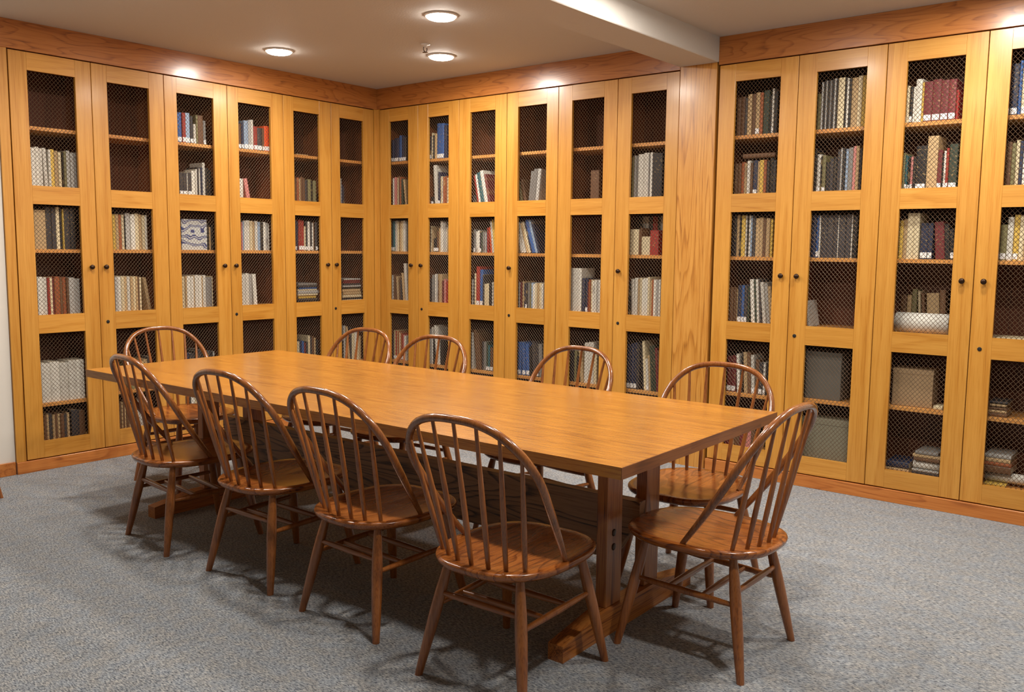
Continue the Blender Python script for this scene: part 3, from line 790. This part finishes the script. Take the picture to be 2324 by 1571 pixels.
for i, (c, w, t) in enumerate([('d', .135, .014), ('l', .135, .012)]):
    lying_book('R9', 'F', 0.74, w, t, c, z, BC[c][0] + ' folder lying beneath the white roll, bottom shelf, third door beyond column', name='folder', cat='folder'); z += t + .001
roll('R9', 'F', 0.50, 1.02, 0.022, white_roll, 'short white paper roll within a pile, bottom shelf, third door beyond column', zoff=z, y=0.085)
z += .0465
for i, (c, w) in enumerate([('c', .13), ('t', .14), ('a', .115)]):
    lying_book('R9', 'F', 0.75, w, .017, c, z, BC[c][0] + ' folder lying above the short white roll, third door beyond column', name='folder', cat='folder'); z += .018
roll('R10', 'F', 0.0, 0.9, 0.026, white_roll, 'long white paper roll at the pile foot, bottom shelf, rightmost door', zoff=0.016)
lying_book('R10', 'F', 0.2, .10, .014, 'y', 0, 'thin yellow booklet lying flat at the bottom of rightmost door', name='booklet', cat='booklet', depth=.10)
z = .0705
for i, (c, w, t) in enumerate([('c', .125, .036), ('u', .125, .018), ('t', .115, .020), ('l', .12, .020)]):
    lying_book('R10', 'F', 0.22, w, t, c, z, BC[c][0] + ' flat book in pile above the roll, bottom shelf, rightmost door', name='book', group='pile above the roll behind the rightmost door'); z += t + .001
lying_book('R10', 'D', 0.30, .24, .008, 'e', 0, 'cream papers lying flat on fourth shelf, rightmost door', name='booklet', cat='booklet')

# third shelf of the door left of the column: small sets in front of a taller back row
def extra(key, lv, specs, y, names, dep=0.10):
    left, (v0, v1), dd = frame_of(key); zf, H = comp(key, lv)
    x = v0 + 0.003
    for i, (c, w, h) in enumerate(specs):
        mb, t, r = cover_mb(w, h * H, dep)
        o = mb.build('book', BM[c]); pages_mb(w, h * H, dep, t, r).build('pages', M['paper'], o)
        place(o, left, x + w / 2, y, zf + .0008); x += w + 0.0008
        pos = 'leftmost' if i == 0 else ('rightmost' if i == len(specs) - 1 else ORD[i] + ' from left')
        tag(o, f"{BC[c][0]} book, {pos}, {names}, third shelf, door left of oak column", 'book', 'books ' + names + ' behind the door left of the oak column')
extra('R6', 'C', [('e', .066, .63), ('c', .010, .62), ('c', .010, .66), ('e', .062, .45), ('r', .062, .60)], 0.050, 'front row')
extra('R6', 'C', [('k', .022, .95), ('l', .022, .96), ('w', .024, .95), ('d', .030, .94), ('r', .022, .96), ('r', .014, .94), ('k', .018, .95), ('l', .024, .96), ('s', .026, .95), ('c', .016, .94), ('k', .02, .95)], 0.165, 'back row', 0.13)

# ------------------------------------------------------------------ table
TROT = math.radians(1.2)
def make_table():
    root = empty('library_table', (2.619, -2.321, 0), TROT)
    tag(root, 'long oak trestle table in the middle of the grey carpet', 'table')
    H = 0.739
    mb = MB()
    tm = MB()
    ys = [-0.587, -0.36, -0.15, 0.06, 0.25, 0.43, 0.587]
    for a, b_ in zip(ys[:-1], ys[1:]):        # edge-glued planks
        tm.box(-1.560, 1.560, a, b_, H - 0.037, H)
        tm.box(-1.562, -1.5602, a, b_, H - 0.0365, H - 0.0006, 1)
        tm.box(1.5602, 1.562, a, b_, H - 0.0365, H - 0.0006, 1)
    tm.build('table_top', [M['table'], M['table_end']], root)
    for sx in (-1, 1):
        # foot: low sloped ends, higher where the posts stand
        out = [(-0.44, 0), (0.48, 0), (0.48, 0.058), (0.24, 0.094), (-0.20, 0.094), (-0.44, 0.058)]
        x0, x1 = (1.206, 1.267) if sx > 0 else (-1.275, -1.214)
        MB().prism(out, 'x', x0, x1).build('foot', M['tleg_y'], root)
        for y0, y1 in ((-0.155, -0.053), (0.120, 0.222)):
            xa, xb = (1.208, 1.252) if sx > 0 else (-1.262, -1.218)
            post = MB().box(xa, xb, y0, y1, 0.0945, H - 0.0665, bev=0.002).build('post', M['tleg_z'], root)
            if sx > 0:
                bm_ = MB()
                for zz in (0.362, 0.310):
                    bm_.lathe([(0.013, xb - 0.001), (0.013, xb + 0.0015), (0.010, xb + 0.003), (0.0005, xb + 0.0032)], (0, y0 + 0.046, zz), 'x', 16)
                bm_.build('bolt', M['bronze'], post)
        MB().box(x0 + 0.004, x1 - 0.004, -0.47, 0.50, H - 0.066, H - 0.0365, bev=0.003).build('top_bearer', M['tleg_y'], root)
    prof = [(-1.14, 0.214), (1.14, 0.214), (1.175, 0.228), (1.20, 0.258), (1.225, 0.30), (1.27, 0.36), (1.285, 0.40), (1.285, 0.452), (-1.285, 0.452), (-1.285, 0.40),
            (-1.27, 0.36), (-1.225, 0.30), (-1.20, 0.258), (-1.175, 0.228)]
    MB().prism(prof, 'y', 0.012, 0.056).build('stretcher_board', M['tleg_x'], root)
    return root
make_table()

# ------------------------------------------------------------------ chairs
SEAT_Z = 0.411
def bow_point(x, h):
    return Vector((x, -(0.79 * h - 0.317 * h * h), SEAT_Z - 0.002 + h))
BOW = [(0.0, 0.462), (0.084, 0.457), (0.160, 0.431), (0.218, 0.376), (0.248, 0.300), (0.243, 0.20), (0.226, 0.10), (0.203, 0.0)]
def catmull(P, n=5):
    P = [2 * P[0] - P[1]] + list(P) + [2 * P[-1] - P[-2]]
    out = []
    for i in range(1, len(P) - 2):
        for k in range(n):
            t = k / n; a, b, c, d = P[i - 1], P[i], P[i + 1], P[i + 2]
            out.append(0.5 * ((2 * b) + (c - a) * t + (2 * a - 5 * b + 4 * c - d) * t * t + (3 * b - a - 3 * c + d) * t ** 3))
    out.append(P[-2])
    return out
def seat_outline(t):
    """t in 0..2pi -> x, y ; front is +y"""
    c, s = math.cos(t), math.sin(t)
    e = 2.0 / 2.8
    x = math.copysign(abs(c) ** e, c) * 0.226
    y = math.copysign(abs(s) ** e, s) * 0.262 + 0.012
    if y < 0: x *= 1 - 0.12 * (y / -0.25) ** 2
    return x, y
def make_chair():
    root = empty('windsor_chair')
    # seat: dished top, undercut edge
    mb = MB(); n = 48
    rings = [(0.0, 0, -0.010), (0.3, 0, -0.010), (0.6, 0, -0.008), (0.85, 0, -0.003), (0.955, 0, 0.0), (0.992, 0, -0.0035), (1.0, 0, -0.009), (0.985, 0, -0.020), (0.93, 0, -0.031), (0.86, 0, -0.034), (0.0, 0, -0.034)]
    V, F = [], []
    for s_, _, dz in rings:
        for k in range(n):
            x, y = seat_outline(2 * math.pi * k / n)
            zz = SEAT_Z + dz
            if dz > -0.0101 and 0.2 < s_ < 0.9:   # saddle ridge towards the front
                zz += 0.004 * max(0.0, 1 - abs(x * s_) / 0.05) * max(0.0, y * s_ / 0.26)
            V.append((x * s_, 0.012 + (y - 0.012) * s_, zz))
    for i in range(len(rings) - 1):
        for k in range(n):
            a, b = i * n + k, i * n + (k + 1) % n
            F.append((a, b, b + n, a + n))
    mb.add(V, F, 0, 0.3, True)
    mb.build('seat', M['seat'], root)
    # bow
    R = [bow_point(x, h) for x, h in BOW]
    Lf = [Vector((-p.x, p.y, p.z)) for p in R[::-1]]
    pts = catmull(Lf + R[1:])
    m = len(pts)
    rad = []
    for i in range(m):
        e = min(i, m - 1 - i) / 8.0
        q = min(1.0, 0.68 + 0.32 * e)
        rad.append((0.0135 * q, 0.0125 * q))
    MB().tube(pts, rad, 12, up=(0, 1, 0.45)).build('back_bow', M['bow'], root)
    bx = [0, 0.060, 0.113, 0.163]; by = [-0.209, -0.202, -0.184, -0.155]
    tops = [(0, 0.462), (0.084, 0.457), (0.160, 0.431), (0.218, 0.376)]
    for i in range(-3, 4):
        j = abs(i); sg = -1 if i < 0 else 1
        a = Vector((sg * bx[j], by[j], SEAT_Z - 0.006)); b = bow_point(sg * tops[j][0], tops[j][1]) - Vector((0, 0, 0.004))
        P = [a.lerp(b, t) for t in (0, 0.12, 0.3, 0.5, 0.75, 1.0)]
        MB().tube(P, [0.0072, 0.0084, 0.0094, 0.0088, 0.0070, 0.0056], 8).build('spindle', M['chair_z'], root)
    foot = {(-1, -1): (-0.209, -0.222), (1, -1): (0.209, -0.222), (-1, 1): (-0.208, 0.238), (1, 1): (0.208, 0.238)}
    top = {(-1, -1): (-0.140, -0.150), (1, -1): (0.140, -0.150), (-1, 1): (-0.148, 0.165), (1, 1): (0.148, 0.165)}
    def legp(k, z):
        t = z / 0.385
        return Vector((foot[k][0] + (top[k][0] - foot[k][0]) * t, foot[k][1] + (top[k][1] - foot[k][1]) * t, z))
    for k in foot:
        zs = [0.0005, 0.05, 0.14, 0.22, 0.28, 0.33, 0.385]
        MB().tube([legp(k, z) for z in zs], [0.0130, 0.0150, 0.0185, 0.0200, 0.0190, 0.0165, 0.0125], 14, flat=True).build('leg', M['chair_z'], root)
    def stick(a, b, name, m, r=0.0105):
        P = [a.lerp(b, t) for t in (0, 0.15, 0.5, 0.85, 1)]
        MB().tube(P, [r * 0.72, r * 0.92, r * 1.12, r * 0.92, r * 0.72], 10).build(name, m, root)
    ends = {}
    for sx in (-1, 1):
        a, b = legp((sx, -1), 0.232), legp((sx, 1), 0.242); ends[sx] = (a, b)
        stick(a, b, 'side_stretcher', M['chair_z'])
    for t in (0.33, 0.66):
        stick(ends[-1][0].lerp(ends[-1][1], t), ends[1][0].lerp(ends[1][1], t), 'cross_stretcher', M['chair_x'])
    stick(legp((-1, -1), 0.272), legp((1, -1), 0.272), 'back_stretcher', M['chair_x'])
    return root
def copy_tree(o, parent=None):
    c = o.copy(); COL.objects.link(c)
    if parent is not None:
        c.parent = parent
    for ch in list(o.children): copy_tree(ch, c)
    return c
CH = [
 (3.786, -2.866, 0.030, 'hoop-back wooden chair nearest the camera, on the near long side beside the corner', 'n'),
 (3.104, -2.802, -0.02, 'hoop-back wooden chair on the near side, second from the near table corner', 'n'),
 (2.456, -2.786, 0.02, 'hoop-back wooden chair on the near side, third from the near table corner', 'n'),
 (1.774, -2.795, -0.10, 'hoop-back wooden chair on the near side, at the far left table corner', 'n'),
 (4.182, -2.272, 1.576, 'hoop-back wooden chair alone at the right short end of the table', 'e'),
 (3.834, -1.752, 3.177, 'hoop-back wooden chair across the table, rightmost, before the oak column', 'f'),
 (2.975, -1.660, 3.05, 'hoop-back wooden chair across the table, before the mesh door with tall white book', 'f'),
 (2.121, -1.755, 3.20, 'hoop-back wooden chair across the table, third from its right end', 'f'),
 (1.508, -1.735, 3.18, 'hoop-back wooden chair across the table, nearest the room corner', 'f'),
 (0.863, -2.264, -1.576, 'hoop-back wooden chair at the left short end of the table', 'e'),
 (0.0, 0.0, -1.079, 'hoop-back wooden chair beyond the left edge, only one foot showing', 'o'),
]
GR = {'n': 'windsor chairs along the near side of the table', 'f': 'windsor chairs along the far side of the table', 'e': 'windsor chairs at the table ends', 'o': None}
proto = make_chair()

for i, (x, y, a, lab, g) in enumerate(CH):
    o = proto if i == 0 else copy_tree(proto)
    if g == 'o':
        c, s = math.cos(a), math.sin(a)
        px, py = -0.208, 0.238
        x, y = 0.450 - (c * px - s * py), -3.132 - (s * px + c * py)
    o.location = (x, y, 0); o.rotation_euler = (0, 0, a)
    tag(o, lab, 'chair', GR[g])

# ------------------------------------------------------------------ ceiling lamps and sprinkler
def lens_mat():
    m, nt, b = new_mat('lamp_lens')
    b.inputs['Base Color'].default_value = (1, 1, 1, 1)
    b.inputs['Emission Color'].default_value = (1.0, 0.93, 0.84, 1)
    b.inputs['Emission Strength'].default_value = 70.0
    return m
M['lens'] = lens_mat()
def make_lamp():
    root = empty('ceiling_downlight')
    MB().lathe([(0.060, 0.0), (0.092, 0.0), (0.094, -0.004), (0.088, -0.009), (0.080, -0.010)], n=36).build('trim_ring', M['white_trim'], root)
    MB().lathe([(0.0795, -0.002), (0.0795, -0.012), (0.074, -0.018), (0.060, -0.023), (0.035, -0.026), (0.0005, -0.027)], n=36).build('lens', M['lens'], root)
    return root
LAMPS = [(0.565, -1.362, 'recessed ceiling light nearest the left wall'), (1.309, -0.616, 'recessed ceiling light closest to the room corner, beside the sprinkler'),
         (2.029, -1.370, 'recessed ceiling light highest in the photo, top centre'),
         (4.50, -0.62, 'recessed ceiling light above the rightmost bookcase'),
         (1.15, -2.86, 'recessed ceiling light above the left table end, out of frame'),
         (2.03, -2.95, 'recessed ceiling light above the table middle, out of frame'),
         (3.42, -1.35, 'recessed ceiling light right of the beam, out of frame'),
         (5.00, -1.60, 'recessed ceiling light over the right floor, out of frame'),
         (3.85, -2.95, 'recessed ceiling light above the table end, out of frame'),
         (5.20, -2.95, 'recessed ceiling light right of the table, out of frame')]
lamp0 = make_lamp()
LD = bpy.data.lights.new('downlight_glow', 'AREA'); LD.shape = 'DISK'; LD.size = 0.15; LD.energy = LAMP_POWER; LD.color = LAMP_COLOR
for i, (x, y, lab) in enumerate(LAMPS):
    o = lamp0 if i == 0 else copy_tree(lamp0)
    o.location = (x, y, CEIL)
    tag(o, lab, 'ceiling light', 'recessed ceiling lights')
    lo = bpy.data.objects.new('downlight_glow', LD); COL.objects.link(lo); lo.parent = o; lo.location = (0, 0, -0.029)
sp = empty('fire_sprinkler', (1.461, -0.919, CEIL))
tag(sp, 'small chrome fire sprinkler on the ceiling between two lights', 'sprinkler')
MB().lathe([(0.030, 0.0), (0.030, -0.004), (0.012, -0.008), (0.010, -0.022), (0.0005, -0.022)], n=24).build('mounting_cup', M['white_trim'], sp)
MB().tube([(0, 0.014, -0.020), (0, 0.016, -0.035), (0, 0.004, -0.048), (0, -0.004, -0.048), (0, -0.016, -0.035), (0, -0.014, -0.020)], 0.003, 8).build('frame_arm', M['chrome'], sp)
MB().lathe([(0.0005, -0.048), (0.018, -0.049), (0.019, -0.051), (0.0005, -0.052)], n=20).build('deflector', M['chrome'], sp)
